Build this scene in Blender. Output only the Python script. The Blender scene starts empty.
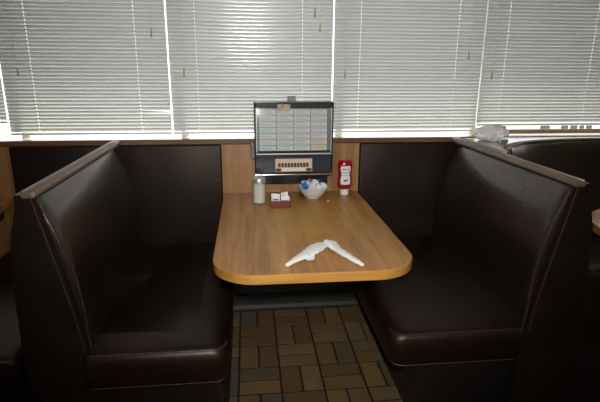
import bpy, bmesh, math, random
from mathutils import Vector, Matrix
random.seed(7)
S = bpy.context.scene
C = S.collection
PI = math.pi

# ------------------------------------------------------------------ materials
def mat(name, col, rough=.5, metal=0., spec=.5, coat=0., bump=0., bscale=60., var=None, vscale=8., trans=0.):
    m = bpy.data.materials.new(name); m.use_nodes = True
    nt = m.node_tree; b = nt.nodes['Principled BSDF']
    b.inputs['Base Color'].default_value = (*col, 1)
    b.inputs['Roughness'].default_value = rough
    b.inputs['Metallic'].default_value = metal
    b.inputs['Specular IOR Level'].default_value = spec
    b.inputs['Coat Weight'].default_value = coat
    b.inputs['Coat Roughness'].default_value = .15
    b.inputs['Transmission Weight'].default_value = trans
    tc = nt.nodes.new('ShaderNodeTexCoord')
    if bump:
        n = nt.nodes.new('ShaderNodeTexNoise'); n.inputs['Scale'].default_value = bscale; n.inputs['Detail'].default_value = 6
        nt.links.new(tc.outputs['Object'], n.inputs['Vector'])
        bp = nt.nodes.new('ShaderNodeBump'); bp.inputs['Strength'].default_value = bump; bp.inputs['Distance'].default_value = .004
        nt.links.new(n.outputs['Fac'], bp.inputs['Height']); nt.links.new(bp.outputs['Normal'], b.inputs['Normal'])
    if var:
        n = nt.nodes.new('ShaderNodeTexNoise'); n.inputs['Scale'].default_value = vscale; n.inputs['Detail'].default_value = 5
        nt.links.new(tc.outputs['Object'], n.inputs['Vector'])
        r = nt.nodes.new('ShaderNodeValToRGB'); r.color_ramp.elements[0].position = .35; r.color_ramp.elements[1].position = .65
        r.color_ramp.elements[0].color = (*col, 1); r.color_ramp.elements[1].color = (*var, 1)
        nt.links.new(n.outputs['Fac'], r.inputs['Fac']); nt.links.new(r.outputs['Color'], b.inputs['Base Color'])
    return m

def wood(name, c1, c2, c3, axis='Z', rough=.35, grain=26., worn=None, coat=.2):
    """laminate wood: streaks stretched along one axis; worn adds a faded patch"""
    m = bpy.data.materials.new(name); m.use_nodes = True
    nt = m.node_tree; b = nt.nodes['Principled BSDF']; L = nt.links.new
    tc = nt.nodes.new('ShaderNodeTexCoord'); mp = nt.nodes.new('ShaderNodeMapping')
    sc = {'X': (.05, 1, 1), 'Y': (1, .05, 1), 'Z': (1, 1, .05)}[axis]
    mp.inputs['Scale'].default_value = sc
    L(tc.outputs['Object'], mp.inputs['Vector'])
    n = nt.nodes.new('ShaderNodeTexNoise'); n.inputs['Scale'].default_value = grain; n.inputs['Detail'].default_value = 8
    n.inputs['Distortion'].default_value = .6
    L(mp.outputs['Vector'], n.inputs['Vector'])
    n2 = nt.nodes.new('ShaderNodeTexNoise'); n2.inputs['Scale'].default_value = grain*7; n2.inputs['Detail'].default_value = 3
    L(mp.outputs['Vector'], n2.inputs['Vector'])
    r = nt.nodes.new('ShaderNodeValToRGB'); e = r.color_ramp.elements
    e[0].position = .3; e[0].color = (*c1, 1); e[1].position = .7; e[1].color = (*c3, 1)
    k = e.new(.5); k.color = (*c2, 1)
    ad = nt.nodes.new('ShaderNodeMath'); ad.operation = 'MULTIPLY_ADD'; ad.inputs[1].default_value = .45; ad.use_clamp = True
    su = nt.nodes.new('ShaderNodeMath'); su.operation = 'SUBTRACT'; su.inputs[1].default_value = .5
    L(n2.outputs['Fac'], su.inputs[0]); L(su.outputs[0], ad.inputs[0]); L(n.outputs['Fac'], ad.inputs[2])
    L(ad.outputs[0], r.inputs['Fac'])
    out = r.outputs['Color']
    if worn:
        wc, cen, rad = worn
        vm = nt.nodes.new('ShaderNodeVectorMath'); vm.operation = 'SUBTRACT'; vm.inputs[1].default_value = cen
        L(tc.outputs['Object'], vm.inputs[0])
        dv = nt.nodes.new('ShaderNodeVectorMath'); dv.operation = 'DIVIDE'; dv.inputs[1].default_value = rad
        L(vm.outputs[0], dv.inputs[0])
        ln = nt.nodes.new('ShaderNodeVectorMath'); ln.operation = 'LENGTH'; L(dv.outputs[0], ln.inputs[0])
        nn = nt.nodes.new('ShaderNodeTexNoise'); nn.inputs['Scale'].default_value = 14; nn.inputs['Detail'].default_value = 8; nn.inputs['Roughness'].default_value = .7
        L(tc.outputs['Object'], nn.inputs['Vector'])
        a = nt.nodes.new('ShaderNodeMath'); a.operation = 'MULTIPLY_ADD'; a.inputs[1].default_value = 1.6
        L(nn.outputs['Fac'], a.inputs[0]); L(ln.outputs['Value'], a.inputs[2])
        rr = nt.nodes.new('ShaderNodeMapRange'); rr.inputs['From Min'].default_value = 1.25; rr.inputs['From Max'].default_value = 1.85
        rr.inputs['To Min'].default_value = .78; rr.inputs['To Max'].default_value = 0
        L(a.outputs[0], rr.inputs['Value'])
        mx = nt.nodes.new('ShaderNodeMix'); mx.data_type = 'RGBA'
        L(rr.outputs['Result'], mx.inputs['Factor']); L(out, mx.inputs['A']); mx.inputs['B'].default_value = (*wc, 1)
        out = mx.outputs['Result']
    L(out, b.inputs['Base Color'])
    b.inputs['Roughness'].default_value = rough; b.inputs['Coat Weight'].default_value = coat; b.inputs['Coat Roughness'].default_value = .2
    return m

M = {}
M['vinyl'] = mat('dark_vinyl', (.009, .006, .0045), .34, spec=.9, coat=.3, bump=.35, bscale=45, var=(.015, .008, .006), vscale=5)
M['vinyl_seat'] = mat('seat_vinyl', (.007, .0036, .0028), .42, spec=.45, bump=.35, bscale=35, var=(.015, .0058, .0036), vscale=6)
M['vinyl_wall'] = mat('wall_vinyl', (.010, .007, .0065), .45, spec=.3, bump=.22, bscale=40, var=(.016, .010, .009), vscale=7)
M['vinyl_side'] = mat('side_vinyl', (.010, .0065, .005), .45, spec=.35, bump=.5, bscale=30, var=(.016, .009, .006), vscale=7)
M['piping'] = mat('worn_piping', (.025, .014, .010), .3, spec=.6, var=(.07, .036, .022), vscale=40)
M['scuff'] = mat('scuffed_edge', (.12, .09, .075), .45, var=(.03, .02, .016), vscale=60)
M['cap'] = mat('cap_vinyl', (.15, .105, .068), .36, spec=.6, bump=.25, bscale=50, var=(.20, .14, .09), vscale=12)
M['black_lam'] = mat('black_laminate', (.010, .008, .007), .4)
M['cove'] = mat('cove_rubber', (.015, .013, .010), .6, var=(.024, .020, .015), vscale=9)
M['table'] = wood('table_laminate', (.27, .112, .024), (.41, .19, .047), (.53, .275, .085), 'Y', .42, 20., worn=((.54, .285, .032), (.03, -.55, 0), (.24, .36, 100.)), coat=.1)
M['edge'] = wood('table_edge', (.34, .15, .028), (.46, .215, .045), (.58, .30, .08), 'X', .3, 12.)
M['panel'] = wood('oak_panel', (.27, .125, .045), (.35, .175, .068), (.43, .235, .10), 'Z', .4, 22., coat=.1)
M['trimwood'] = wood('trim_wood', (.10, .045, .022), (.15, .07, .032), (.20, .10, .05), 'X', .4, 10.)
M['wall'] = mat('painted_wall', (.42, .36, .28), .8)
M['ceil'] = mat('ceiling_paint', (.55, .52, .46), .9)
M['exterior'] = mat('stucco', (.45, .42, .38), .9, bump=.3)
M['asphalt'] = mat('asphalt', (.62, .61, .58), .9, bump=.4, bscale=20, var=(.55, .54, .52))
M['sill'] = mat('sill_laminate', (.50, .44, .38), .22, coat=.4)
M['alum'] = mat('bronze_aluminium', (.22, .14, .11), .35, metal=.6)
M['mull'] = mat('mullion_cream', (.75, .72, .62), .4)
M['chrome'] = mat('chrome', (.8, .8, .8), .12, metal=1.)
M['steel'] = mat('brushed_steel', (.62, .62, .61), .38, metal=.7)
M['black'] = mat('black_plastic', (.012, .013, .016), .28)
M['bluegrey'] = mat('smoky_black', (.035, .042, .055), .18, coat=.5)
M['grey'] = mat('grey_plastic', (.20, .20, .20), .4)
M['white'] = mat('white_ceramic', (.80, .80, .80), .15, coat=.5)
M['whitep'] = mat('white_plastic', (.82, .82, .80), .35)
M['paper'] = mat('white_paper', (.85, .86, .88), .8, bump=.5, bscale=90)
M['sugar'] = mat('sugar', (.80, .79, .74), .9, bump=.5, bscale=400)
M['caddy'] = mat('caddy_plastic', (.14, .028, .018), .3)
M['red'] = mat('ketchup_red', (.36, .006, .010), .22, coat=.4)
M['blue'] = mat('blue_foil', (.03, .17, .66), .3)
M['navy'] = mat('navy_foil', (.02, .02, .16), .3)
M['tan'] = mat('tan_foil', (.55, .42, .26), .4)
M['pink'] = mat('pink_paper', (.60, .22, .28), .7)
M['lblue'] = mat('pale_blue_paper', (.45, .55, .75), .7)
M['ink'] = mat('ink', (.03, .03, .05), .6)
M['blueink'] = mat('blue_ink', (.03, .08, .30), .6)
M['green'] = mat('green_ink', (.05, .22, .08), .6)
M['cream'] = mat('cream_plastic', (.70, .60, .44), .35)
M['btn'] = mat('brown_red_button', (.16, .035, .02), .3)
M['orangewood'] = mat('orange_brown', (.38, .15, .05), .4)
M['gold'] = mat('gold_badge', (.55, .47, .30), .5, var=(.30, .24, .14), vscale=60)
M['cord'] = mat('cord', (.62, .58, .48), .8)
M['tassel'] = mat('tassel_amber', (.52, .36, .12), .4)
M['crumb'] = mat('crumb_orange', (.75, .35, .12), .7)
M['carwhite'] = mat('car_white', (.75, .76, .78), .3)
M['cargrey'] = mat('car_grey', (.20, .22, .25), .3)
M['bldg'] = mat('pale_stucco', (.75, .74, .72), .9)
M['carglass'] = mat('car_glass', (.04, .05, .06), .1)
M['rubber'] = mat('tyre', (.02, .02, .02), .7)

def thin_glass(name, tint=(1, 1, 1), ior=1.45, rough=.02):
    m = bpy.data.materials.new(name); m.use_nodes = True; nt = m.node_tree; nt.nodes.clear()
    o = nt.nodes.new('ShaderNodeOutputMaterial'); t = nt.nodes.new('ShaderNodeBsdfTransparent'); g = nt.nodes.new('ShaderNodeBsdfGlossy')
    lw = nt.nodes.new('ShaderNodeLayerWeight'); lw.inputs['Blend'].default_value = .5
    pw = nt.nodes.new('ShaderNodeMath'); pw.operation = 'POWER'; pw.inputs[1].default_value = 4
    f = nt.nodes.new('ShaderNodeMath'); f.operation = 'MULTIPLY_ADD'; f.inputs[1].default_value = .7; f.inputs[2].default_value = .04
    nt.links.new(lw.outputs['Facing'], pw.inputs[0]); nt.links.new(pw.outputs[0], f.inputs[0])
    x = nt.nodes.new('ShaderNodeMixShader')
    t.inputs['Color'].default_value = (*tint, 1); g.inputs['Roughness'].default_value = rough
    nt.links.new(f.outputs[0], x.inputs[0]); nt.links.new(t.outputs[0], x.inputs[1]); nt.links.new(g.outputs[0], x.inputs[2])
    nt.links.new(x.outputs[0], o.inputs['Surface'])
    return m
M['pane'] = thin_glass('window_glass')
M['cover'] = thin_glass('jukebox_cover', (.93, .96, .97), 1.5, .06)
M['jar'] = thin_glass('jar_glass', (.88, .92, .90), 1.5, .03)

def slat_material():
    m = bpy.data.materials.new('blind_slat'); m.use_nodes = True; nt = m.node_tree; nt.nodes.clear()
    o = nt.nodes.new('ShaderNodeOutputMaterial')
    p = nt.nodes.new('ShaderNodeBsdfPrincipled'); p.inputs['Base Color'].default_value = (.53, .56, .57, 1); p.inputs['Roughness'].default_value = .2; p.inputs['Specular IOR Level'].default_value = .8
    t = nt.nodes.new('ShaderNodeBsdfTranslucent'); t.inputs['Color'].default_value = (.75, .76, .72, 1)
    x = nt.nodes.new('ShaderNodeMixShader'); x.inputs[0].default_value = .085
    nt.links.new(p.outputs[0], x.inputs[1]); nt.links.new(t.outputs[0], x.inputs[2]); nt.links.new(x.outputs[0], o.inputs['Surface'])
    return m
M['slat'] = slat_material()

def tile_material():
    m = bpy.data.materials.new('paver_tile'); m.use_nodes = True; nt = m.node_tree; b = nt.nodes['Principled BSDF']
    a = nt.nodes.new('ShaderNodeAttribute'); a.attribute_name = 'tint'
    tc = nt.nodes.new('ShaderNodeTexCoord'); n = nt.nodes.new('ShaderNodeTexNoise'); n.inputs['Scale'].default_value = 18; n.inputs['Detail'].default_value = 6
    nt.links.new(tc.outputs['Object'], n.inputs['Vector'])
    mr = nt.nodes.new('ShaderNodeMapRange'); mr.inputs['To Min'].default_value = .7; mr.inputs['To Max'].default_value = 1.25
    nt.links.new(n.outputs['Fac'], mr.inputs['Value'])
    x = nt.nodes.new('ShaderNodeVectorMath'); x.operation = 'SCALE'
    nt.links.new(a.outputs['Color'], x.inputs[0]); nt.links.new(mr.outputs['Result'], x.inputs['Scale'])
    nt.links.new(x.outputs[0], b.inputs['Base Color']); b.inputs['Roughness'].default_value = .5
    return m
M['tile'] = tile_material()
M['grout'] = mat('grout', (.012, .010, .008), .9)

for k in ('vinyl', 'vinyl_seat', 'vinyl_side', 'vinyl_wall', 'cap'): M[k].node_tree.nodes['Principled BSDF'].inputs['Specular Tint'].default_value = (1, .84, .72, 1)

# ------------------------------------------------------------------ mesh helpers
def finish(name, bm, m, parent=None, smooth=False, angle=40):
    me = bpy.data.meshes.new(name)
    bmesh.ops.recalc_face_normals(bm, faces=bm.faces[:])
    bm.to_mesh(me); bm.free()
    for x in (m if isinstance(m, (list, tuple)) else [m]): me.materials.append(M[x] if isinstance(x, str) else x)
    if smooth:
        for p in me.polygons: p.use_smooth = True
        try: me.set_sharp_from_angle(angle=math.radians(angle))
        except Exception: pass
    o = bpy.data.objects.new(name, me); C.objects.link(o)
    if parent is not None:
        o.parent = parent
        o.matrix_parent_inverse = Matrix.Translation(-Vector(parent.location)) if not parent.rotation_euler.z else Matrix.Identity(4)
    return o
def local_child(o):
    o.matrix_parent_inverse = Matrix.Identity(4); return o
def box(bm, x0, x1, y0, y1, z0, z1, bev=0, seg=2):
    g = bmesh.ops.create_cube(bm, size=1)
    vs = g['verts']
    for v in vs:
        v.co = Vector(((x0+x1)/2+v.co.x*(x1-x0), (y0+y1)/2+v.co.y*(y1-y0), (z0+z1)/2+v.co.z*(z1-z0)))
    if bev:
        es = list({e for v in vs for e in v.link_edges})
        bmesh.ops.bevel(bm, geom=es, offset=bev, segments=seg, affect='EDGES', profile=.5)
    return bm
def B(*a, **k):
    bm = bmesh.new(); box(bm, *a, **k); return bm
def tube(bm, pts, r, n=8, closed=False, cap=True):
    pts = [Vector(p) for p in pts]; N = len(pts); rings = []
    prev = None
    for i, p in enumerate(pts):
        a = pts[(i-1) % N] if (closed or i > 0) else p
        c = pts[(i+1) % N] if (closed or i < N-1) else p
        t = (c-a).normalized()
        if prev is None:
            u = t.orthogonal().normalized()
        else:
            u = (prev - t*prev.dot(t)).normalized()
        prev = u; w = t.cross(u)
        rr = r[i] if isinstance(r, (list, tuple)) else r
        rings.append([bm.verts.new(p+(u*math.cos(2*PI*k/n)+w*math.sin(2*PI*k/n))*rr) for k in range(n)])
    for i in range(N if closed else N-1):
        A, D = rings[i], rings[(i+1) % N]
        for k in range(n): bm.faces.new((A[k], A[(k+1) % n], D[(k+1) % n], D[k]))
    if not closed and cap:
        bm.faces.new(rings[0][::-1]); bm.faces.new(rings[-1])
    return bm
def lathe(bm, prof, cx=0, cy=0, n=28, sx=1, sy=1):
    rings = []
    for r, z in prof:
        if r < 1e-6: rings.append([bm.verts.new((cx, cy, z))])
        else: rings.append([bm.verts.new((cx+r*sx*math.cos(2*PI*k/n), cy+r*sy*math.sin(2*PI*k/n), z)) for k in range(n)])
    for A, D in zip(rings, rings[1:]):
        for k in range(n):
            a, b_ = A[k % len(A)], A[(k+1) % len(A)]; c, d = D[(k+1) % len(D)], D[k % len(D)]
            f = []
            for v in (a, b_, c, d):
                if v not in f: f.append(v)
            if len(f) > 2: bm.faces.new(f)
    return bm
def loft(bm, secs, closed_sec=True, cap=True):
    R = [[bm.verts.new(p) for p in s] for s in secs]
    n = len(R[0])
    for A, D in zip(R, R[1:]):
        for k in range(n if closed_sec else n-1): bm.faces.new((A[k], A[(k+1) % n], D[(k+1) % n], D[k]))
    if cap and closed_sec:
        bm.faces.new(R[0][::-1]); bm.faces.new(R[-1])
    return bm
def prism(bm, pts, a0, a1, axis='y'):
    f = {'y': lambda p, a: (p[0], a, p[1]), 'z': lambda p, a: (p[0], p[1], a), 'x': lambda p, a: (a, p[0], p[1])}[axis]
    return loft(bm, [[f(p, a0) for p in pts], [f(p, a1) for p in pts]])
def thing(name, label, cat, loc, group=None, rz=0):
    o = bpy.data.objects.new(name, None); C.objects.link(o); o.empty_display_size = .05
    o.location = loc; o.rotation_euler = (0, 0, rz)
    return tag(o, label, cat, group)
def tag(o, label, cat, group=None):
    o['label'] = label; o['category'] = cat
    if group: o['group'] = group
    return o
def struct(name, bm, m, smooth=False):
    o = finish(name, bm, m, None, smooth); o['kind'] = 'structure'; return o
def crom(pts, per=6):
    P = [Vector(p) for p in pts]; P = [2*P[0]-P[1]]+P+[2*P[-1]-P[-2]]; out = []
    for i in range(1, len(P)-2):
        for k in range(per):
            t = k/per; a, b_, c, d = P[i-1:i+3]
            out.append(.5*((2*b_)+(c-a)*t+(2*a-5*b_+4*c-d)*t*t+(3*b_-a-3*c+d)*t**3))
    out.append(P[-2]); return out

# ------------------------------------------------------------------ room shell
X0, X1, Y0, H = -5.0, 5.0, -6.0, 2.65
ZS = 1.043                       # top of the wainscot and sill
# floor: basket-weave pavers, laid as real tiles on dark grout
bm = bmesh.new(); tl = bm.loops.layers.float_color.new('tint')
def painted_box(x0, x1, y0, y1, z0, z1, col, mi):
    vs = [bm.verts.new((x, y, z)) for z in (z0, z1) for x, y in ((x0, y0), (x1, y0), (x1, y1), (x0, y1))]
    for idx in ((4, 5, 6, 7), (0, 1, 5, 4), (1, 2, 6, 5), (2, 3, 7, 6), (3, 0, 4, 7)):
        f = bm.faces.new([vs[i] for i in idx]); f.material_index = mi
        for l in f.loops: l[tl] = (*col, 1)
painted_box(X0, X1, Y0, .0, -.05, -.003, (.02, .02, .02), 1)
s = .1974; fx, fy = -.309, -.206; g = .0055
pal = [(.125, .082, .038), (.105, .060, .028), (.135, .092, .045), (.090, .066, .038), (.150, .088, .034), (.080, .068, .048), (.120, .078, .034)]
for i in range(-12, 15):
    for j in range(-1, 15):
        x0 = fx+i*s; yb = fy-j*s                    # this module spans yb..yb+s
        top = yb+s
        for k in range(2):
            if (i+j) % 2 == 0: r = (x0+k*s/2+g, x0+(k+1)*s/2-g, yb+g, top-g)
            else: r = (x0+g, x0+s-g, yb+k*s/2+g, yb+(k+1)*s/2-g)
            if r[2] >= 0: continue
            painted_box(r[0], r[1], r[2], min(r[3], -.002), -.003, .0, tuple(1.4*q for q in random.choice(pal)), 0)
struct('floor', bm, ['tile', 'grout'])
struct('ceiling', B(X0, X1, Y0, .2, H, H+.1), 'ceil')
struct('wall_left', B(X0-.1, X0, Y0, .2, 0, H), 'wall')
struct('wall_right', B(X1, X1+.1, Y0, .2, 0, H), 'wall')
struct('wall_front', B(X0, X1, Y0-.1, Y0, 0, H), 'wall')
ME = [-5.0, -4.10, -3.24, -2.37, -1.505, -.652, .235, 1.095, 1.965, 2.83, 3.70, 4.57, 5.0]
bm = bmesh.new(); box(bm, X0, X1, 0, .2, -3.2, ZS-.02); box(bm, X0, X1, 0, .2, 2.30, H)
struct('wall_back', bm, 'wall')
# roof overhang outside, shades the upper part of the windows
struct('trim_1', B(X0, X1, .2, 1.19, 2.72, 2.80), 'exterior')
# sill shelf along the windows and its wooden nosing
struct('trim_2', B(X0, X1, .0, .2, ZS-.02, ZS, bev=.003), 'sill')
struct('trim_3', B(X0, X1, -.016, .0, ZS-.028, ZS, bev=.004), 'trimwood')
# rubber cove base on the wall under the tables
for n, (a, b_) in enumerate(((-.37, .44),)):
    bm = bmesh.new()
    pr = [(-.0, .11), (-.006, .108), (-.008, .03), (-.018, .010), (-.034, .001), (0, .001)]
    loft(bm, [[(x, p[0], p[1]) for p in pr] for x in (a, b_)])
    struct('baseboard_back', bm, 'cove')
# window frames and panes
MW = [-5.0, -4.05, -3.19, -2.32, -1.455, -.595, .292, 1.115, 2.01, 2.88, 3.75, 4.62, 5.0]
for i in range(len(MW)-1):
    a, b_ = MW[i], MW[i+1]
    bm = bmesh.new()
    for q in ((a, a+.022, .125, .165, ZS, 2.30), (b_-.022, b_, .125, .165, ZS, 2.30), (a+.022, b_-.022, .125, .165, ZS-.004, ZS+.001), (a+.022, b_-.022, .125, .165, 2.27, 2.30)):
        box(bm, *q, bev=.002, seg=1)
    w = struct('window_%d' % (i+1), bm, 'mull')
    if b_ > 1.2: finish('lower_rail', B(a+.022, b_-.022, .118, .1245, ZS, ZS+.024), 'alum', w)
    finish('pane', B(a+.022, b_-.022, .144, .148, ZS+.001, 2.27), 'pane', w)

# ------------------------------------------------------------------ outside
struct('ground', B(-45, 60, .2, 60, -3.3, -3.2), 'asphalt')
# pale building across the lot, seen only through the gap under the right blind
t = thing('building', 'pale building with dark windows, seen outside through the gap under the right blind', 'building', (17, 25, -3.2))
finish('wall', B(9, 27, 24, 28, -3.2, .6), 'bldg', t)
finish('roof', B(8.7, 27.3, 23.7, 28.3, .6, .75), 'exterior', t)
for x0, x1 in ((18.05, 18.50), (18.62, 19.08), (19.20, 19.50), (19.62, 20.00), (16.75, 17.35), (14.05, 14.65), (21.2, 21.7), (22.0, 22.5)):
    f = finish('window_frame', B(x0-.05, x1+.05, 23.96, 23.999, -2.26, -1.80), 'whitep', t)
    k = finish('window_glass', B(x0, x1, 23.95, 23.965, -2.21, -1.85), 'carglass', f); local_child(k)

# ------------------------------------------------------------------ venetian blinds
PITCH = .0187
def blind(a, b_, zbot, holes, label, cords, bent=None):
    t = thing('venetian_blind', label, 'blind', ((a+b_)/2, .06, zbot), 'venetian blinds across the windows')
    ztop = 2.22
    bm = bmesh.new()
    xs = [a]
    for h in holes: xs += [h-.0011, h+.0011]
    xs.append(b_)
    NS = 8; Wd = .0222; tilt = math.radians(71)
    n = int((ztop-.03-zbot-.02)/PITCH)
    for i in range(n):
        zc = zbot+.026+i*PITCH
        cs = []
        for k in range(NS+1):
            u = (k/NS-.5)*Wd; bow = .0022*(1-(2*k/NS-1)**2)
            # u runs along the slat width (down and toward the room), bow pushes to the room
            y = .06+u*math.cos(tilt)-bow*math.sin(tilt); z = zc-u*math.sin(tilt)-bow*math.cos(tilt)*.3
            cs.append((y, z))
        jx = random.uniform(-.0006, .0006)
        g_ = [[bm.verts.new((x, y+jx, z)) for (y, z) in cs] for x in xs]
        if bent and abs(zc-bent[1]) < PITCH*.5:      # one slat end twisted half open
            for c in range(len(xs)):
                if xs[c] > bent[0]:
                    for v in g_[c]:
                        v.co.z = zc+(v.co.z-zc)*.45
        for c in range(len(xs)-1):
            hole = c % 2 == 1
            for k in range(NS):
                if hole and 3 <= k < 6: continue
                bm.faces.new((g_[c][k], g_[c+1][k], g_[c+1][k+1], g_[c][k+1]))
    finish('slats', bm, 'slat', t, True, 80)
    finish('bottom_rail', B(a, b_, .050, .070, zbot, zbot+.012, bev=.003), 'whitep', t)
    finish('head_rail', B(a, b_, .045, .075, ztop, ztop+.035, bev=.003), 'whitep', t)
    for h in holes:
        bm = bmesh.new(); tube(bm, [(h, .0485, zbot+.006), (h, .0485, ztop)], .0007, 6)
        finish('ladder_cord', bm, 'cord', t)
    for (x, z0, dx) in cords:
        bm = bmesh.new(); tube(bm, [(x+dx, .043, ztop), (x+dx*.4, .040, 1.8), (x, .037, z0+.04)], .0011, 6)
        c = finish('pull_cord', bm, 'cord', t)
        bm = bmesh.new(); lathe(bm, [(.0, z0+.045), (.0025, z0+.043), (.004, z0+.03), (.0055, z0+.004), (.0045, z0), (0, z0)], x, .037, 10)
        k = finish('tassel', bm, 'tassel', t); k.parent = c; k.matrix_parent_inverse = c.matrix_parent_inverse.copy(); k.matrix_parent_inverse = Matrix.Translation(-Vector(t.location)) if False else Matrix.Identity(4)
        k.matrix_parent_inverse = Matrix.Identity(4)
    return t
G = .0038
blind(-2.365, -1.505-G, 1.128, [-2.22, -1.66], 'closed white venetian blind at the left edge, raised slightly higher', [])
blind(-1.505+G, -.652-G, ZS+.021, [-1.352, -.815], 'closed white venetian blind over the left booth bench', [(-1.412, 1.37, -.04), (-.727, 1.57, 0)], (-.79, 1.192))
blind(-.652+G, .235-G, ZS+.021, [-.505, .066], 'closed white venetian blind directly behind the tabletop jukebox', [(-.572, 1.37, 0), (.157, 1.605, 0), (.130, 1.68, .012)])
blind(.235+G, 1.095-G, ZS+.022, [.385, .940], 'closed white venetian blind over the right booth bench', [(.300, 1.365, 0), (1.003, 1.47, .012)])
blind(1.095+G, 1.965-G, 1.098, [1.232, 1.758], 'closed white venetian blind at the right with an open gap beneath it', [(1.152, 1.365, .012)])
# small brackets in the slits between the blinds
for x, z in ((-.650, 1.675), (-.652, 1.305), (.236, 1.745), (.236, 1.44)):
    bm = bmesh.new(); lathe(bm, [(0, z-.006), (.006, z-.006), (.006, z+.006), (0, z+.006)], x, .118, 10)
    tag(finish('blind_bracket', bm, 'black'), 'small dark bracket %s the slit between the blinds %s the jukebox' % ('high in' if z > 1.5 else 'low in', 'left of' if x < 0 else 'right of'), 'bracket')

# ------------------------------------------------------------------ wall lining behind the booths
def veneer(a, b_, label, dark=False):
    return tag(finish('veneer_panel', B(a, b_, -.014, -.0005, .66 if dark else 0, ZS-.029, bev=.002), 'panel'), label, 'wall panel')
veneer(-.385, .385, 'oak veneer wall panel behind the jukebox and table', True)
struct('under_table_shade', B(-.385, .385, -.012, -.0005, .11, .659), 'black_lam')  # added black sheet: colours in the shade on the wall below the tabletop
veneer(-2.25, -1.49, 'oak veneer wall panel at the left edge, behind the neighbouring table')
def padded(a, b_, label, dz=0):
    t = thing('padded_wall_panel', label, 'wall panel', ((a+b_)/2, 0, .3))
    bm = bmesh.new(); box(bm, a, b_, -.030, -.0005, .30, ZS-.0285+dz, bev=.008, seg=3)
    finish('vinyl_pad', bm, 'vinyl_wall', t, True)
    return t
padded(-.955, -.387, 'dark brown vinyl padded wall panel left of the oak panel')
padded(.387, .955, 'dark brown vinyl padded wall panel right of the ketchup bottle')
padded(-1.487, -1.02, 'dark vinyl padded wall panel behind the left booth back')

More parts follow.
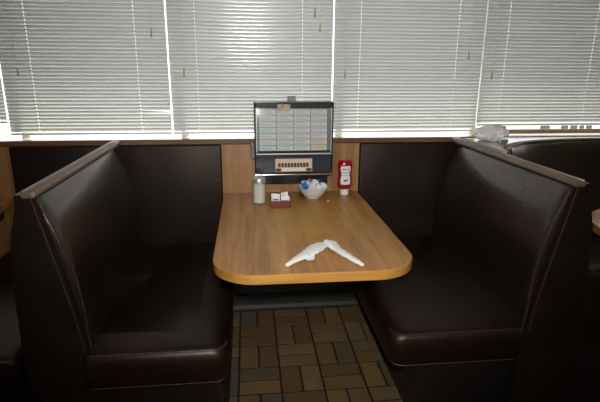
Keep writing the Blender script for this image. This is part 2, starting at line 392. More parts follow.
# ------------------------------------------------------------------ booths
inner = [(.914, 1.031), (.905, .985), (.893, .925), (.877, .85), (.862, .78), (.850, .72), (.838, .66), (.824, .58), (.812, .50), (.804, .42), (.795, .33)]
outer = [(.964, 1.033), (.990, .98), (1.009, .90), (1.022, .80), (1.030, .65), (1.035, .40), (1.045, .20), (1.05, .0)]
YE = -1.10
def bench(sg, label, base_x, seat_x, yseat):
    """sg=-1 left bench, +1 right bench; everything given for the right side"""
    f = lambda x: sg*x
    t = thing('booth_bench', label, 'booth bench', (f(.9), -.55, 0))
    xb = .955
    # backrest cushion: convex face, rounding away at both ends
    pr = crom([(x, z, 0) for x, z in inner], 3)
    pr = [(p.x, p.y) for p in pr]
    ys = [YE+.004, YE+.010, YE+.022, YE+.05, -.9, -.7, -.5, -.3, -.2, -.14, -.10, -.065, -.033]
    ins = [.020, .007, .001, 0, 0, 0, 0, 0, .003, .009, .018, .028, .036]
    secs = []
    for y, d in zip(ys, ins):
        sec = []
        for i, (x, z) in enumerate(pr):
            h_ = max(0, 1.031-z); bulge = .026*math.sin(PI*min(1, h_/.50))**.8
            xx = min(x+.016*max(0, 1-h_/.12)-bulge+d, xb-.002)
            sec.append((f(xx), y, z-(.004 if i == 0 else 0)-d*.3*(z > 1.0)))
        sec += [(f(xb), y, pr[-1][1]), (f(xb), y, 1.027-d*.3)]
        secs.append(sec)
    bm = bmesh.new(); loft(bm, secs); finish('backrest', bm, 'vinyl', t, True, 60)
    # end panel closing the booth toward the aisle
    pts = [(x+.006, z) for x, z in inner]+[(.790, .30), (.782, .0)]
    poly = [(f(x), z) for x, z in pts]+[(f(x), z) for x, z in outer[::-1]]
    bm = bmesh.new(); prism(bm, poly, YE-.012, YE+.004)
    bmesh.ops.bevel(bm, geom=[e for e in bm.edges if abs(e.verts[0].co.y-e.verts[1].co.y) < 1e-5 and e.verts[0].co.y < YE-.005], offset=.005, segments=2, affect='EDGES')
    finish('end_panel', bm, 'vinyl_side', t, True, 50)
    # hidden frame between the two backs
    finish('back_frame', B(*sorted((f(xb), f(.99))), YE+.004, -.055, .0, 1.028), 'black_lam', t)
    # piping along the front edge of the backrest and the edge of the end panel
    bm = bmesh.new(); tube(bm, [(f(x+.016*max(0, 1-(1.031-z)/.12)-.023*math.sin(PI*min(1, max(0, 1.031-z)/.50))**.8), YE+.001, z) for x, z in pr], .0042, 8)
    finish('piping', bm, 'piping', t, True)
    bm = bmesh.new(); tube(bm, [(f(x+.020), YE-.012, z) for x, z in pr[:-4]], .0030, 8)
    finish('piping', bm, 'piping', t, True)
    # top cap, slightly domed, with a seam welt under its front edge
    sec = lambda y, d=0: [(f(.918+d), y, 1.022), (f(.916+d), y, 1.034), (f(.922+d), y, 1.043-d), (f(.94), y, 1.046-d), (f(.960-d), y, 1.043-d), (f(.966-d), y, 1.034), (f(.965-d), y, 1.022)]
    bm = bmesh.new(); loft(bm, [sec(YE-.014, .010), sec(YE-.010, .002), sec(YE), sec(-.8), sec(-.4), sec(-.12), sec(-.03, .0), sec(-.018, .006)])
    finish('top_cap', bm, 'cap', t, True, 50)
    bm = bmesh.new(); tube(bm, [(f(.918), YE-.008, 1.022), (f(.916), -.8, 1.022), (f(.916), -.4, 1.022), (f(.917), -.04, 1.022)], .004, 8)
    finish('piping', bm, 'vinyl_side', t, True)
    # seat cushion, crowned, with rounded aisle corner
    def rr(x0, x1, y0, y1, r1, r2, n=6):   # plan outline: r1 = aisle/table corner, r2 = others
        out = []
        for cx, cy, r, a0 in ((x0+r1, y0+r1, r1, PI), (x1-r2, y0+r2, r2, 1.5*PI), (x1-r2, y1-r2, r2, 0), (x0+r2, y1-r2, r2, .5*PI)):
            for k in range(n+1):
                a = a0+k/n*PI/2; out.append((cx+r*math.cos(a), cy+r*math.sin(a)))
        return out
    bm = bmesh.new(); secs = []
    for z, d in ((.315, .012), (.319, .004), (.33, .0), (.40, -.004), (.430, -.001), (.446, .008), (.454, .020), (.458, .034), (.462, .07), (.466, .12)):
        secs.append([(f(x), y, z) for x, y in rr(seat_x+d, .835, yseat+d, -.052-min(d, .02), .055, .02)])
    loft(bm, secs); finish('seat', bm, 'vinyl_seat', t, True, 60)
    o = rr(seat_x+.008, .83, yseat+.008, -.06, .05, .02)
    bm = bmesh.new(); tube(bm, [(f(x), y, .448) for x, y in o[:8]]+[(f(.80), yseat+.009, .448)], .0035, 8); finish('piping', bm, 'piping', t, True)
    bm = bmesh.new(); tube(bm, [(f(x), y, .316) for x, y in o[2:8]]+[(f(.78), yseat+.010, .316)], .003, 8); finish('piping', bm, 'scuff', t, True)
    # base box and toe strip
    finish('base', B(*sorted((f(base_x), f(.955))), YE+.02 if yseat < YE else YE+.004, -.02, .0, .315), 'black_lam', t)
    bm = bmesh.new()
    q = [(.0, .10), (-.006, .098), (-.008, .03), (-.016, .008), (-.024, .001), (.0, .001)]
    loft(bm, [[(f(base_x+p[0]), y, p[1]) for p in q] for y in (YE+.02, -.036)])
    finish('cove_strip', bm, 'cove', t)
    finish('kick_board', B(*sorted((f(base_x+.01), f(1.04))), YE-.018, YE-.012 if False else YE+.019, .0, .15), 'cove', t) if False else None
    return t
bench(-1, 'dark brown vinyl booth bench with high back on the left of the table', .372, .328, -1.135)
bench(1, 'dark brown vinyl booth bench with high back on the right of the table', .440, .285, -1.105)

# neighbouring bench backing onto the left one
t = thing('booth_bench', 'neighbouring dark vinyl booth bench at the far left edge, behind the left booth back', 'booth bench', (-1.3, -.55, 0))
bm = bmesh.new(); loft(bm, [[(-x, y, z) for x, z in ([(.99, 1.02)]+[(x-.004+d, z) for x, z in outer[1:6]]+[(.99, .40)])] for y, d in ((YE+.006, -.01), (YE+.02, 0), (-.5, 0), (-.1, 0), (-.053, -.02))])
finish('backrest', bm, 'vinyl', t, True)
bm = bmesh.new(); box(bm, -1.56, -1.045, -1.14, -.052, .32, .462, bev=.035, seg=4); finish('seat', bm, 'vinyl_seat', t, True)
finish('base', B(-1.50, -1.053, -1.08, -.02, 0, .32), 'black_lam', t)
bm = bmesh.new(); tube(bm, [(-1.535, -1.139, .452), (-1.07, -1.139, .452)], .0035, 8); finish('piping', bm, 'scuff', t, True)

# ------------------------------------------------------------------ corner booth to the right
def offset(path, d):
    out = []
    for i, p in enumerate(path):
        a = path[max(i-1, 0)]; c = path[min(i+1, len(path)-1)]; tn = (c-a).normalized()
        out.append(Vector((p.x+tn.y*d, p.y-tn.x*d, 0)))
    return out
path = crom([(1.062, -1.02, 0), (1.045, -.8, 0), (1.035, -.55, 0), (1.10, -.35, 0), (1.27, -.20, 0), (1.52, -.125, 0), (1.85, -.095, 0), (2.4, -.095, 0), (2.95, -.095, 0)], 6)
t = thing('corner_booth_bench', 'curved dark vinyl corner booth bench behind the right booth back', 'booth bench', (1.6, -.4, 0))
prof = [(-.035, 1.02), (-.012, 1.036), (.0, 1.030), (.010, 1.005), (.022, .95), (.030, .85), (.040, .72), (.058, .58), (.075, .44), (-.035, .44)]
bm = bmesh.new(); loft(bm, [[(q.x, q.y, z-(.10*min(1, max(0, (-.42-path[i].y)/.12)) if z > .9 else 0)) for q, z in [(offset(path, d)[i], z) for d, z in prof]] for i in range(len(path))])
finish('backrest', bm, 'vinyl', t, True, 50)
bm = bmesh.new(); tube(bm, [(p.x, p.y, 1.033-.10*min(1, max(0, (-.42-path[i].y)/.12))) for i, p in enumerate(offset(path, -.002))], .004, 8); finish('piping', bm, 'vinyl_side', t, True)
# flat ledge filling the corner behind the curved back
op = offset(path, -.036); k0 = 10
pts = [(p.x, p.y) for p in op if p.y > -.5]
poly = [(.992, pts[0][1])]+pts+[(2.95, -.017), (.992, -.017)]
bm = bmesh.new(); prism(bm, poly, 1.022, 1.039, 'z'); finish('corner_ledge', bm, 'sill', t)
sp = [(.02, .32), (.44, .32), (.455, .335), (.458, .42), (.445, .448), (.41, .460), (.25, .466), (.02, .460)]
def scaled(i, d):
    p = path[i]; q = offset(path, d)[i]; return q
cs = Vector((1.60, -.62, 0))
secs = []
for i in range(len(path)):
    sec = []
    for d, z in sp:
        q = offset(path, d)[i]
        sec.append((q.x, q.y, z))
    secs.append(sec)
bm = bmesh.new(); loft(bm, secs); finish('seat', bm, 'vinyl_seat', t, True, 50)
bm = bmesh.new(); loft(bm, [[(offset(path, d)[i].x, offset(path, d)[i].y, z) for d, z in ((.0, 0), (.38, 0), (.38, .32), (.0, .32))] for i in range(len(path))])
finish('base', bm, 'black_lam', t)

# ------------------------------------------------------------------ tables
def rounded(x0, x1, y0, y1, r, n=10):
    o = [(x1, y1), (x0, y1)]
    for k in range(n+1):
        a = PI+k/n*PI/2; o.append((x0+r+r*math.cos(a), y0+r+r*math.sin(a)))
    for k in range(n+1):
        a = 1.5*PI+k/n*PI/2; o.append((x1-r+r*math.cos(a), y0+r+r*math.sin(a)))
    return o
def table(cx, label, shape, wall=True):
    t = thing('booth_table', label, 'table', (cx, -.5, 0))
    bm = bmesh.new(); prism(bm, shape(0.0015), .708, .740, 'z')
    finish('tabletop', bm, 'table', t)
    # edge band: thin ring around the top, a hair proud of the laminate
    a, b_ = shape(.0), shape(.004)
    bm = bmesh.new()
    rings = [[(x, y, z) for x, y in s_] for s_, z in ((b_, .704), (a, .705), (a, .7385), (b_, .7408))]
    loft(bm, rings, cap=False)
    finish('edge_band', bm, 'edge', t, True, 50)
    return t
tb = table(0, 'wood laminate booth table with rounded corners between the two benches', lambda d: rounded(-.380+d, .376-d, -1.146+d, -.0145, .165-d))
finish('wall_cleat', B(-.30, .30, -.06, -.0145, .62, .708), 'black_lam', tb)
bm = bmesh.new(); lathe(bm, [(0, .702), (.10, .702), (.10, .696), (.030, .690), (.030, .02), (.17, .016), (.18, .0), (0, .0)], 0, -.42, 20)
bm.free()
finish('support_arm', B(-.02, .02, -.80, -.06, .675, .708), 'black_lam', tb)
tb = table(-1.87, 'neighbouring wood laminate table at the left edge of the picture', lambda d: rounded(-2.25+d, -1.49-d, -1.146+d, -.0145, .165-d))
finish('wall_cleat', B(-2.17, -1.57, -.06, -.0145, .62, .708), 'black_lam', tb)
circ = lambda d: [(1.72+(.405-d)*math.cos(-k/48*2*PI), -.85+(.405-d)*math.sin(-k/48*2*PI)) for k in range(48)]
tb = table(1.72, 'round wood laminate table of the corner booth at the right edge', circ)
bm = bmesh.new(); lathe(bm, [(0, .706), (.12, .706), (.12, .698), (.035, .690), (.035, .03), (.2, .022), (.21, .0), (0, .0)], 1.72, -.85, 24)
finish('pedestal', bm, 'steel', tb, True)

# ------------------------------------------------------------------ jukebox
J = thing('tabletop_jukebox', 'black and chrome tabletop jukebox selector with rows of title cards', 'jukebox', (0, -.09, .74))
jp = [(-.145, .875), (-.150, .882), (-.150, .975), (-.135, 1.00), (-.120, 1.225), (-.112, 1.245), (-.095, 1.250), (-.03, 1.250), (-.03, .875)]
bm = bmesh.new(); prism(bm, [(p[0], p[1]) for p in jp], -.203, .205, 'x'); finish('housing', bm, 'black', J, True, 30)
finish('pedestal_base', B(-.170, .200, -.060, -.0145, .796, .876, bev=.004), 'black', J)
# inset front card area: y as function of z along the slanted face
yf = lambda z: -.135+(z-1.0)*(.015/.225)-.0012
def face(bm, x0, x1, z0, z1, th=.001, off=0, y=None):
    ya, yb_ = (yf(z0)-off, yf(z1)-off) if y is None else (y-off, y-off)
    vs = [bm.verts.new(p) for p in ((x0, ya, z0), (x1, ya, z0), (x1, yb_, z1), (x0, yb_, z1), (x0, ya+th, z0), (x1, ya+th, z0), (x1, yb_+th, z1), (x0, yb_+th, z1))]
    for q in ((0, 1, 2, 3), (7, 6, 5, 4), (0, 4, 5, 1), (1, 5, 6, 2), (2, 6, 7, 3), (3, 7, 4, 0)): bm.faces.new([vs[i] for i in q])
bm = bmesh.new(); face(bm, -.192, .195, .990, 1.218); finish('card_backing', bm, 'grey', J)
cols = [(-.180, -.094), (-.089, -.003), (.001, .087), (.092, .178)]
m1 = mat('card_paper', (.74, .80, .78), .6, var=(.80, .78, .78), vscale=18)
cardm = [m1, mat('card_paper_mint', (.66, .80, .75), .6), mat('card_paper_rose', (.80, .74, .75), .6), mat('card_paper_peach', (.84, .70, .58), .6)]
for i, (a, b_) in enumerate(cols):
    for r in range(7):
        z1 = 1.212-r*.0312; z0 = z1-.0275
        mm = cardm[0] if (i+r) % 3 else cardm[1 if i < 2 else 2]
        if i == 3 and r >= 5: mm = cardm[3]
        bm = bmesh.new(); face(bm, a, b_, z0, z1, off=.001); c = finish('title_card', bm, mm, J)
        bm = bmesh.new()
        for zz, w in ((z1-.006, .9), (z1-.013, .7), (z1-.021, .85)):
            x = a+.010
            while x < a+.004+(b_-a)*w-.004:
                ln = random.uniform(.004, .011); face(bm, x, min(x+ln, b_-.004), zz-.0012, zz+.0012, off=.0018, th=.0005); x += ln+.003
        face(bm, a+.002, a+.006, z0+.010, z0+.017, off=.0018, th=.0005)
        k = finish('print', bm, 'grey', c); local_child(k)
bm = bmesh.new()
for x in (-.0915, -.001, .0895): face(bm, x-.0012, x+.0012, .992, 1.216, off=.0022)
finish('card_dividers', bm, 'pink', J)
# clear curved cover over the cards
bm = bmesh.new(); loft(bm, [[(x, yf(z)-.010-.004*math.sin(PI*(z-.985)/.24), z) for z in [.985+k*.24/10 for k in range(11)]] for x in (-.198, .200)], closed_sec=False)
finish('clear_cover', bm, 'cover', J, True)
# smoky header strip
bm = bmesh.new(); box(bm, -.200, .202, -.135, -.110, 1.222, 1.249, bev=.004); finish('header_strip', bm, 'bluegrey', J)
finish('top_trim', B(-.205, .207, -.137, -.030, 1.2485, 1.2545, bev=.002), 'chrome', J)
for x in (-.207, .203): finish('side_trim', B(x, x+.006, -.158, -.03, .882, 1.25, bev=.002), 'black', J)
finish('side_trim', B(-.1985, -.192, -.153, -.135, .99, 1.222, bev=.002), 'steel', J)
finish('side_trim', B(.196, .2025, -.153, -.135, .99, 1.222, bev=.002), 'steel', J)
finish('badge', B(-.085, -.018, -.139, -.134, 1.205, 1.240, bev=.002), 'gold', J)
finish('top_tab', B(-.027, .015, -.10, -.06, 1.2545, 1.278, bev=.003), 'grey', J)
finish('chrome_lip', B(-.206, .208, -.166, -.03, .868, .8765, bev=.0035, seg=3), 'chrome', J)
finish('divider_lip', B(-.200, .203, -.158, -.148, .978, .986, bev=.002), 'steel', J)
bm = bmesh.new(); box(bm, -.200, .202, -.156, -.150, .880, .976, bev=.003); finish('lower_panel', bm, 'bluegrey', J)
bp = finish('button_panel', B(-.100, .098, -.164, -.155, .888, .958, bev=.003), 'cream', J)
k = finish('panel_top', B(-.096, .094, -.166, -.163, .936, .954, bev=.001), 'cream', J)
for i in range(10):
    x = -.078+i*.0165
    k = finish('push_button', B(x-.0062, x+.0062, -.176, -.163, .915, .936, bev=.002), 'btn', J)
finish('coin_strip', B(-.062, .060, -.1665, -.163, .891, .908, bev=.001), 'whitep', J)
for x in (-.084, .080): finish('coin_button', B(x-.014, x+.014, -.170, -.163, .891, .907, bev=.003), 'btn', J)
for x0, x1 in ((-.228, -.206), (.208, .230)): finish('side_ear', B(x0, x1, -.09, -.03, .945, 1.03, bev=.006, seg=3), 'grey', J)
finish('mount_bracket', B(-.15, .15, -.032, -.0145, .80, 1.1), 'black', J)

# neighbouring booth's dark wall knob at far left
t = thing('wall_knob', 'small round black knob on the oak panel at the left edge', 'knob', (-1.585, -.0145, .90))
bm = bmesh.new()
loft(bm, [[(-1.585+r*math.cos(2*PI*k/18), y, .90+r*.9*math.sin(2*PI*k/18)) for k in range(18)] for y, r in ((-.0145, .020), (-.030, .020), (-.036, .026), (-.050, .026), (-.056, .018))])
finish('knob', bm, 'black', t, True)

# ------------------------------------------------------------------ table items
ZT = .7412
# sugar shaker
x, y = -.188, -.235
t = thing('sugar_shaker', 'glass sugar shaker with chrome flap lid full of white sugar', 'sugar shaker', (x, y, ZT))
bm = bmesh.new(); lathe(bm, [(0, ZT), (.031, ZT), (.034, ZT+.004), (.034, ZT+.012), (.0328, ZT+.018), (.0325, ZT+.116), (.029, ZT+.122)], x, y, 32)
finish('jar', bm, 'jar', t, True)
bm = bmesh.new(); lathe(bm, [(0, ZT+.0045), (.0325, ZT+.0045), (.0325, ZT+.012), (.0315, ZT+.018), (.0315, ZT+.104), (.015, ZT+.108), (0, ZT+.109)], x, y, 32)
finish('sugar', bm, 'sugar', t, True)
bm = bmesh.new(); lathe(bm, [(.0325, ZT+.110), (.0352, ZT+.111), (.0352, ZT+.128), (.032, ZT+.136), (.020, ZT+.143), (.015, ZT+.145), (0, ZT+.146)], x, y, 32)
l = finish('lid', bm, 'steel', t, True)
bm = bmesh.new(); box(bm, x-.012, x+.016, y-.014, y+.012, ZT+.144, ZT+.152, bev=.003); k = finish('pour_flap', bm, 'chrome', l, True); local_child(k)

# packet caddy with sweetener packets
cx, cy = -.084, -.312
t = thing('packet_caddy', 'small red-brown plastic caddy holding sweetener packets', 'caddy', (cx, cy, ZT))
bm = bmesh.new(); w, d, h, th = .050, .036, .038, .003
box(bm, cx-w, cx+w, cy-d, cy+d, ZT, ZT+.003)
box(bm, cx-w, cx+w, cy-d, cy-d+th, ZT+.003, ZT+h); 
box(bm, cx-w, cx+w, cy+d-th, cy+d, ZT+.003, ZT+h+.026)
for s_ in (-1, 1):
    pts_ = [(cy-d+th, ZT+.003), (cy+d-th, ZT+.003), (cy+d-th, ZT+h+.026), (cy-d+th, ZT+h)]
    a0, a1 = (cx-w, cx-w+th) if s_ < 0 else (cx+w-th, cx+w)
    prism(bm, pts_, a0, a1, 'x')
finish('tray', bm, 'caddy', t)
k = finish('divider', B(cx-.0015, cx+.0015, cy-d+th, cy+d-th, ZT+.003, ZT+h-.002), 'caddy', t)
kinds = [('whitep', 'white'), ('lblue', 'pale blue'), ('pink', 'pink')]
n = 0
for side in (-1, 1):
    for i in range(6):
        mm, nm = kinds[(0 if i % 3 else (1 if side < 0 else 2)) if i else 0]
        px = cx+side*.0245+random.uniform(-.004, .004); sk = random.uniform(-.010, .010); py = cy-d+.008+i*.0098
        hh = .054+random.uniform(-.009, .009)+.006*i/5
        bm = bmesh.new()
        secs = []
        for zz, th_ in ((0, .0006), (.006, .0022), (hh*.5, .0030), (hh-.006, .0020), (hh, .0006)):
            secs.append([(px-.018, py-th_, ZT+.004+zz), (px+.018, py-th_, ZT+.004+zz), (px+.018, py+th_, ZT+.004+zz), (px-.018, py+th_, ZT+.004+zz)])
        loft(bm, secs)
        for v in bm.verts: v.co.z += (v.co.x-px)*sk*22*(v.co.z-ZT)/hh
        o = finish('sweetener_packet', bm, mm, None, True)
        bm = bmesh.new(); box(bm, px-.014, px+.012, py-.0034, py-.0029, ZT+hh-.018, ZT+hh-.010)
        box(bm, px-.012, px+.006, py-.0034, py-.0029, ZT+hh-.026, ZT+hh-.022)
        k = finish('printed_mark', bm, 'navy' if n % 2 else 'blueink', o); local_child(k)
        tag(o, '%s paper sweetener packet standing in the %s half of the red-brown caddy' % (nm, 'left' if side < 0 else 'right'), 'packet', '%s packets in the %s half of the caddy' % (nm, 'left' if side < 0 else 'right'))
        n += 1

# white bowl with creamers
bx, by = .105, -.150
t = tag(finish('serving_bowl', lathe(bmesh.new(), [(0, ZT), (.038, ZT), (.040, ZT+.004), (.056, ZT+.016), (.070, ZT+.034), (.078, ZT+.050), (.084, ZT+.059), (.082, ZT+.060), (.074, ZT+.049), (.066, ZT+.035), (.050, ZT+.018), (.030, ZT+.008), (0, ZT+.007)], bx, by, 40), 'white', None, True), 'white round bowl filled with coffee creamer cups', 'bowl')
def creamer(px, py, pz, rx, ry, body, lid, label, group=None):
    t = thing('creamer_cup', label, 'creamer', (bx+(px-bx)*1.12, by+(py-by)*1.12, pz+.002), group); t.scale = (1.22,)*3
    t.rotation_euler = (rx, ry, random.uniform(0, 3))
    bm = bmesh.new(); lathe(bm, [(0, -.012), (.0125, -.012), (.0135, -.010), (.0165, .009), (.0185, .0095), (.0185, .0105), (0, .0105)], n=18); local_child(finish('cup', bm, body, t, True))
    bm = bmesh.new(); lathe(bm, [(0, .0106), (.0188, .0106), (.0188, .0114), (.010, .0122), (0, .0122)], n=18); local_child(finish('foil_lid', bm, lid, t, True))
for a in [
    (bx-.040, by-.010, ZT+.066, 1.0, -.3, 'blue', 'blue', 'bright blue creamer cup at the left front of the bowl'),
    (bx-.036, by+.026, ZT+.064, .3, .5, 'white', 'blue', 'creamer cup with blue lid at the left back of the bowl'),
    (bx-.010, by-.026, ZT+.057, 1.2, .2, 'white', 'tan', 'creamer cup with tan lid facing out of the bowl front'),
    (bx+.008, by+.006, ZT+.070, .9, .6, 'whitep', 'whitep', 'white creamer cup on top of the pile in the bowl'),
    (bx-.016, by+.010, ZT+.074, .5, -.7, 'whitep', 'tan', 'tilted creamer cup with tan lid, topmost in the bowl centre'),
    (bx+.020, by-.026, ZT+.053, 1.1, -.2, 'whitep', 'navy', 'creamer cup with dark lid at the bowl front, right of the tan one'),
    (bx+.044, by-.010, ZT+.056, .9, .8, 'whitep', 'whitep', 'white creamer cup at the right rim of the bowl'),
    (bx+.034, by+.022, ZT+.074, .2, .3, 'navy', 'navy', 'dark navy creamer cup at the right back of the bowl'),
    (bx+.000, by+.038, ZT+.058, .2, .0, 'blue', 'blue', 'blue creamer cup at the back of the bowl'),
    (bx, by, ZT+.030, 0, 0, 'whitep', 'tan', 'creamer cup at the bottom of the pile in the bowl'),
]: creamer(*a)

# ketchup bottle standing on its cap
kx, ky = .288, -.105; KS = 1.2
t = thing('ketchup_bottle', 'red squeeze ketchup bottle standing upside down on its white cap', 'ketchup bottle', (kx, ky, ZT))
bm = bmesh.new(); lathe(bm, [(0, ZT), (.019, ZT), (.0205, ZT+.003), (.0195, ZT+.022), (.017, ZT+.026), (0, ZT+.026)], kx, ky, 28)
finish('cap', bm, 'whitep', t, True)
bm = bmesh.new()
pr = [(.015, .026), (.020, .028), (.029, .036), (.0335, .046), (.0345, .060), (.0325, .085), (.0305, .105), (.0325, .122), (.0345, .138), (.033, .150), (.027, .159), (.015, .163), (0, .164)]
lathe(bm, [(0, ZT+.026)]+[(r, ZT+z) for r, z in pr], kx, ky, 36, 1, .68)
finish('body', bm, 'red', t, True)
# label wrapped on the front, keystone-like outline
def on_body(dx, z):
    rs = [(r, zz) for r, zz in pr]
    r = rs[-1][0]
    for (r0, z0), (r1, z1) in zip(rs, rs[1:]):
        if z0 <= z <= z1: r = r0+(r1-r0)*(z-z0)/(z1-z0); break
    return ky-.68*math.sqrt(max(r*r-dx*dx, 0))
bm = bmesh.new(); rows = []
lab = [(.052, .020), (.060, .022), (.075, .0225), (.095, .019), (.108, .019), (.118, .023), (.132, .0225), (.138, .018)]
for z, hw in lab: rows.append([bm.verts.new((kx+hw*(k/8-.5)*2, on_body(hw*(k/8-.5)*2, z)-.0009, ZT+z)) for k in range(9)])
for A, D in zip(rows, rows[1:]):
    for k in range(8): bm.faces.new((A[k], A[k+1], D[k+1], D[k]))
lb = finish('label', bm, 'paper', t, True)
def text(body, size, x, z, m, parent, off=.0016):
    cu = bpy.data.curves.new('lettering', 'FONT'); cu.body = body; cu.size = size; cu.align_x = 'CENTER'; cu.extrude = .0002; cu.resolution_u = 2
    o = bpy.data.objects.new('lettering_source', cu); C.objects.link(o)
    bpy.context.view_layer.update()
    me = bpy.data.meshes.new_from_object(o); bpy.data.objects.remove(o)
    for v in me.vertices:
        X, Yv = v.co.x, v.co.y; zz = z+Yv
        v.co = Vector((x+X, on_body(x+X-kx, zz)-off-v.co.z, ZT+zz))
    me.materials.clear(); me.materials.append(M[m])
    o = bpy.data.objects.new('lettering', me); C.objects.link(o); o.parent = parent
    return o
text('HEINZ', .0135, kx, .118, 'blueink', lb)
text('TOMATO', .0090, kx, .104, 'blueink', lb)
text('KETCHUP', .0085, kx, .092, 'blueink', lb)
bm = bmesh.new()
for dx, dz, r in ((-.004, .070, .006), (.006, .072, .005)):
    lathe(bm, [(0, 0), (r, 0), (r, .0006), (0, .0006)], 0, 0, 14)
    for v in bm.verts:
        if not v.tag: v.tag = True; X, Yv, Z = v.co; v.co = Vector((kx+dx+X, on_body(dx+X, dz+Yv)-.0014-Z, ZT+dz+Yv))
k = finish('picture', bm, 'green', lb); local_child(k)

t.scale = (KS,)*3
bpy.context.view_layer.update()
for ch in t.children: ch.matrix_parent_inverse = Matrix.Translation(-Vector(t.location))

# twisted paper napkins on the table
def crumpled(name, pts, widths, heights, label, flap=None, seed=1):
    random.seed(seed)
    P = crom([(*p, 0) for p in pts], 5); N = len(P)
    secs = []
    for i, p in enumerate(P):
        u = i/(N-1)*(len(widths)-1); k = min(int(u), len(widths)-2); w = widths[k]+(widths[k+1]-widths[k])*(u-k)
        h = heights[k]+(heights[k+1]-heights[k])*(u-k)
        a = P[max(i-1, 0)]; c = P[min(i+1, N-1)]; tn = (c-a).normalized(); nn = Vector((-tn.y, tn.x, 0))
        sec = []
        for q in range(12):
            an = 2*PI*q/12; jr = 1+random.uniform(-.16, .16)
            sec.append(Vector((p.x, p.y, ZT))+nn*math.cos(an)*w*jr+Vector((0, 0, max(0.0004, h*(1+math.sin(an)*jr)))))
        secs.append(sec)
    bm = bmesh.new(); loft(bm, secs)
    if flap:
        vs = [bm.verts.new((q[0], q[1], ZT+q[2])) for q in flap]
        bm.faces.new(vs[:3]); bm.faces.new((vs[0], vs[2], vs[3]))
    o = finish(name, bm, 'paper', None, True, 25)
    return tag(o, label, 'napkin')
crumpled('twisted_napkin', [(-.112, -1.082), (-.085, -1.052), (-.045, -1.008), (-.008, -.962), (.028, -.918), (.046, -.890)], [.007, .013, .024, .030, .030, .022], [.006, .008, .009, .010, .010, .008],
         'wider twisted white paper napkin pointing to the left corner of the table', [(-.048, -1.020, .006), (-.030, -1.040, .002), (-.008, -1.036, .003), (.004, -.985, .010)], 3)
crumpled('twisted_napkin', [(.058, -.882), (.076, -.898), (.092, -.950), (.118, -1.015), (.142, -1.068), (.158, -1.104)], [.017, .026, .018, .016, .013, .008], [.011, .011, .008, .008, .007, .005],
         'narrower twisted white paper napkin pointing to the right corner of the table', None, 5)
random.seed(11)
for (x, y, m_, lb_) in ((.182, -.232, 'crumb', 'tiny orange crumb on the table in front of the ketchup bottle'), (.172, -.246, 'paper', 'tiny white paper scrap on the table beside the orange crumb')):
    bm = bmesh.new(); bmesh.ops.create_icosphere(bm, subdivisions=1, radius=.005)
    for v in bm.verts: v.co = Vector((x+v.co.x*random.uniform(1., 1.8), y+v.co.y, ZT+.002+v.co.z*.4))
    tag(finish('crumb', bm, m_), lb_, 'crumb')

# crumpled paper on the sill ledge behind the right booth back
bm = bmesh.new(); bmesh.ops.create_icosphere(bm, subdivisions=3, radius=1)
from mathutils import noise
for v in bm.verts:
    n_ = 1+.35*noise.noise(v.co*2.2)+.10*noise.noise(v.co*6)
    c = v.co*n_
    v.co = Vector((1.105+c.x*.095+c.y*.02, -.125+c.y*.075, ZS+.036+c.z*.046))
    v.co.z = max(v.co.z, 1.0402)
tag(finish('crumpled_paper', bm, 'paper', None, True, 25), 'crumpled white paper on the ledge behind the right booth back', 'paper')
bm = bmesh.new(); box(bm, 1.105, 1.140, -.245, -.222, 1.0395, 1.060, bev=.004)
tag(finish('plastic_clip', bm, mat('grey_green_plastic', (.16, .22, .20), .4)), 'small grey-green plastic piece beside the crumpled paper on the ledge', 'clip')

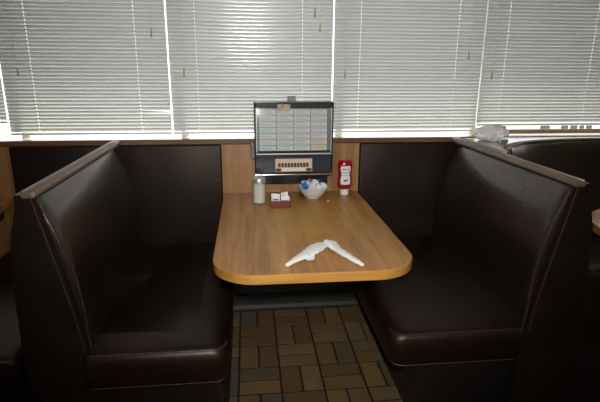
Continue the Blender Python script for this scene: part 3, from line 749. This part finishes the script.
# ------------------------------------------------------------------ light
w = bpy.data.worlds.new('World'); S.world = w; w.use_nodes = True
nt = w.node_tree; bg = nt.nodes['Background']
bg.inputs['Color'].default_value = (.88, .94, 1.0, 1); bg.inputs['Strength'].default_value = 2.4
def sun(e, rot, ang):
    d = bpy.data.lights.new('sun', 'SUN'); d.energy = e; d.angle = math.radians(ang); d.color = (1, .93, .80)
    o = bpy.data.objects.new('sun', d); C.objects.link(o); o.rotation_euler = rot
def area(name, e, loc, tgt, sx, sy, col):
    d = bpy.data.lights.new(name, 'AREA'); d.energy = e; d.shape = 'RECTANGLE'; d.size = sx; d.size_y = sy; d.color = col
    o = bpy.data.objects.new(name, d); C.objects.link(o); o.location = loc
    o.rotation_euler = (Vector(tgt)-Vector(loc)).to_track_quat('-Z', 'Y').to_euler()
sun_dir = Vector((-.12, -.62, -.80)).normalized()
sun(14, sun_dir.to_track_quat('-Z', 'Y').to_euler(), 6)
area('ceiling_lamp', 9, (.3, -3.6, 2.6), (.1, -1.2, .6), 1.6, 1.0, (1, .86, .68))
# the photographer's flash, a hand's width above the lens
fd = bpy.data.lights.new('flash', 'SPOT'); fd.energy = 135; fd.spot_size = math.radians(80); fd.spot_blend = .9; fd.shadow_soft_size = .035; fd.color = (1, .98, .95)
fo = bpy.data.objects.new('flash', fd); C.objects.link(fo); fo.location = (-.22, -2.64, 1.55)
fo.rotation_euler = (Vector((.05, -.2, .95))-fo.location).to_track_quat('-Z', 'Y').to_euler()

# ------------------------------------------------------------------ camera (fitted to the photograph)
cam = bpy.data.cameras.new('camera'); co = bpy.data.objects.new('camera', cam); C.objects.link(co); S.camera = co
cam.sensor_fit = 'HORIZONTAL'; cam.sensor_width = 36; cam.lens = 481.7*36/600; cam.clip_start = .02; cam.clip_end = 200
R3 = Matrix(((0.99433255, -0.10614339, 0.0060293), (0.10381739, 0.9571957, -0.27018205), (0.02290681, 0.26927675, 0.96279038)))
right, fwd, up = R3[0], R3[1], R3[2]
mw = Matrix(((right[0], up[0], -fwd[0], -.2388), (right[1], up[1], -fwd[1], -2.6715), (right[2], up[2], -fwd[2], 1.4323), (0, 0, 0, 1)))
co.matrix_world = mw
S.view_settings.view_transform = 'Standard'
S.view_settings.exposure = 0
S.cycles.max_bounces = 8
S.cycles.sample_clamp_indirect = 6
S.cycles.use_denoising = True
